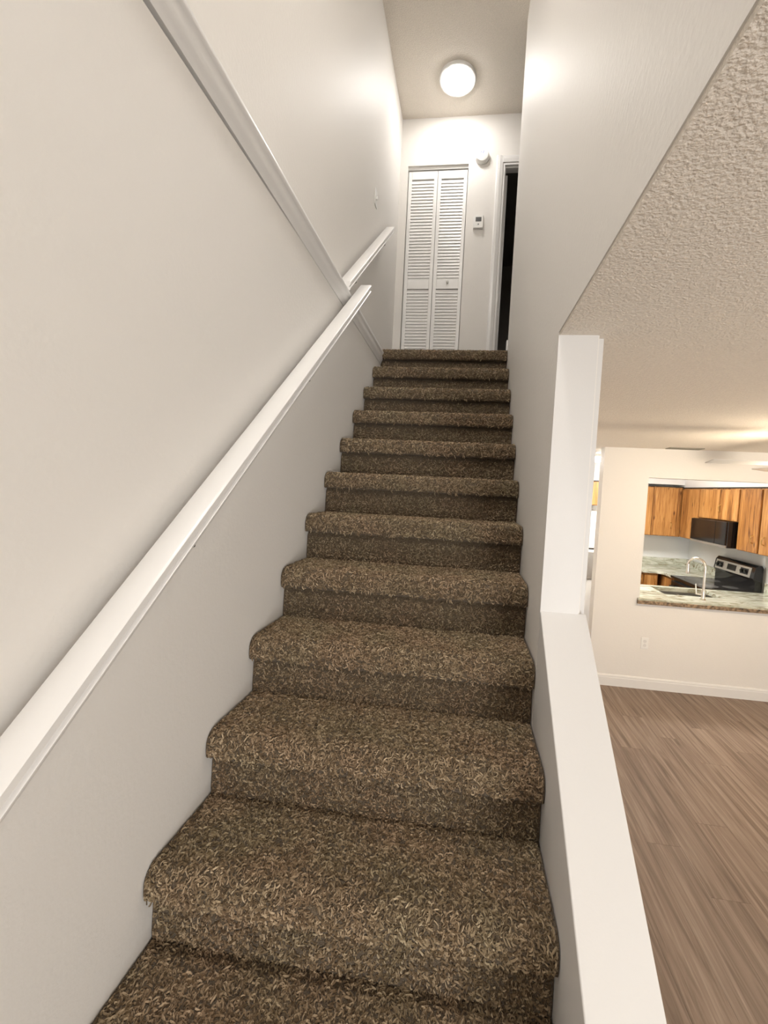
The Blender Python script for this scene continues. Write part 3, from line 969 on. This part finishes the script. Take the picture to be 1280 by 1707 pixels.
# range
rg = thing('range', (3.85, 4.65, 0), 'black electric range with stainless control panel at the kitchen right wall', 'stove')
RY0, RY1 = 4.262, 5.028
MB().box(3.56, 4.14, RY0, RY1, 0.06, 0.905).box(3.60, 4.10, RY0 + 0.03, RY1 - 0.03, 0.0, 0.06).build('body', 'black', rg, bevel=0.004)
ct = MB().box(3.515, 4.06, RY0, RY1, 0.905, 0.932).build('cooktop', 'blackglass', rg, bevel=0.004)
for (xx, yy, rr_) in ((3.68, 4.45, 0.10), (3.68, 4.84, 0.08), (3.92, 4.45, 0.08), (3.92, 4.84, 0.10)):
    MB().lathe([(rr_ - 0.004, 0.0), (rr_, 0.0), (rr_, 0.0006), (rr_ - 0.004, 0.0006)], (xx, yy, 0.932), 2, 32).build('burner_ring', 'screen', ct)
od = MB().box(3.525, 3.56, RY0 + 0.005, RY1 - 0.005, 0.24, 0.865).build('oven_door', 'blackglass', rg, bevel=0.005)
MB().tube([(3.525, RY0 + 0.07, 0.80), (3.485, RY0 + 0.07, 0.80), (3.485, RY1 - 0.07, 0.80), (3.525, RY1 - 0.07, 0.80)], 0.011, 10).build('handle', 'black', od, smooth=True)
MB().box(3.53, 3.56, RY0 + 0.005, RY1 - 0.005, 0.08, 0.225).build('drawer', 'black', rg, bevel=0.004)
bg = MB().prism([(4.06, 0.905), (4.14, 0.905), (4.14, 1.21), (4.125, 1.235), (4.085, 1.235), (4.055, 1.20), (4.035, 1.08), (4.06, 1.05)], 1, RY0, RY1).build('backguard', 'black', rg, bevel=0.004)


def onguard(y0, y1, u0, u1, off, th_):
    """plate on the sloped front of the backguard; u runs up the slope"""
    p0, p1 = Vector((4.035, 0, 1.08)), Vector((4.055, 0, 1.20))
    d = (p1 - p0)
    nrm = Vector((-d.z, 0, d.x)).normalized()
    a, b1 = p0 + d * u0 + nrm * off, p0 + d * u1 + nrm * off
    return MB().prism([(a.x, a.z), (b1.x, b1.z), ((b1 + nrm * th_).x, (b1 + nrm * th_).z), ((a + nrm * th_).x, (a + nrm * th_).z)], 1, y0, y1)


cp = onguard(RY0 + 0.055, RY1 - 0.035, 0.02, 0.98, 0.0, 0.004).build('control_panel', 'steel', bg)
for (y0, y1) in ((4.36, 4.50), (4.58, 4.75), (4.84, 4.97)):
    onguard(y0, y1, 0.22, 0.80, 0.004, 0.002).build('display', 'blackglass', cp)
for yy in (4.395, 4.465, 4.87, 4.94):
    MB().lathe([(0.0, 0.0), (0.020, 0.0), (0.018, -0.020), (0.0, -0.021)], (4.040, yy, 1.14), 0, 14).build('knob', 'black', cp, smooth=True)

# microwave
mw = thing('microwave', (3.95, 4.73, 1.40), 'black over-the-range microwave under the short wooden cabinet', 'microwave')
MY0, MY1 = 4.345, 5.105
MB().box(3.775, 4.165, MY0, MY1, 1.405, 1.712).build('body', 'black', mw, bevel=0.004)
md = MB().box(3.752, 3.775, MY0 + 0.21, MY1 - 0.004, 1.435, 1.708).build('door', 'blackglass', mw, bevel=0.004)
MB().box(3.752, 3.775, MY0 + 0.004, MY0 + 0.205, 1.435, 1.708).build('control_panel', 'blackglass', mw, bevel=0.004)
MB().box(3.760, 3.775, MY0 + 0.004, MY1 - 0.004, 1.405, 1.432).build('grille', 'steel', mw)

# refrigerator seen past the end of the kitchen wall
fr = thing('refrigerator', (2.37, 5.6, 0), 'white refrigerator seen past the left end of the cream wall', 'refrigerator')
MB().box(2.02, 2.72, 5.30, 5.93, 0.03, 1.72).build('body', 'white_enamel', fr, bevel=0.006)
MB().box(2.022, 2.718, 5.24, 5.298, 1.195, 1.715).build('freezer_door', 'white_enamel', fr, bevel=0.012)
ld = MB().box(2.022, 2.718, 5.24, 5.298, 0.06, 1.175).build('door', 'white_enamel', fr, bevel=0.012)
MB().box(2.50, 2.70, 5.232, 5.24, 0.75, 1.14).build('door_panel', 'mid_grey', ld)  # guessed piece: plain grey rectangle on the lower door
MB().box(2.05, 2.69, 5.26, 5.30, 1.176, 1.194).build('door_gap', 'gap_and_shadow', fr)

scene.frame_set(1)
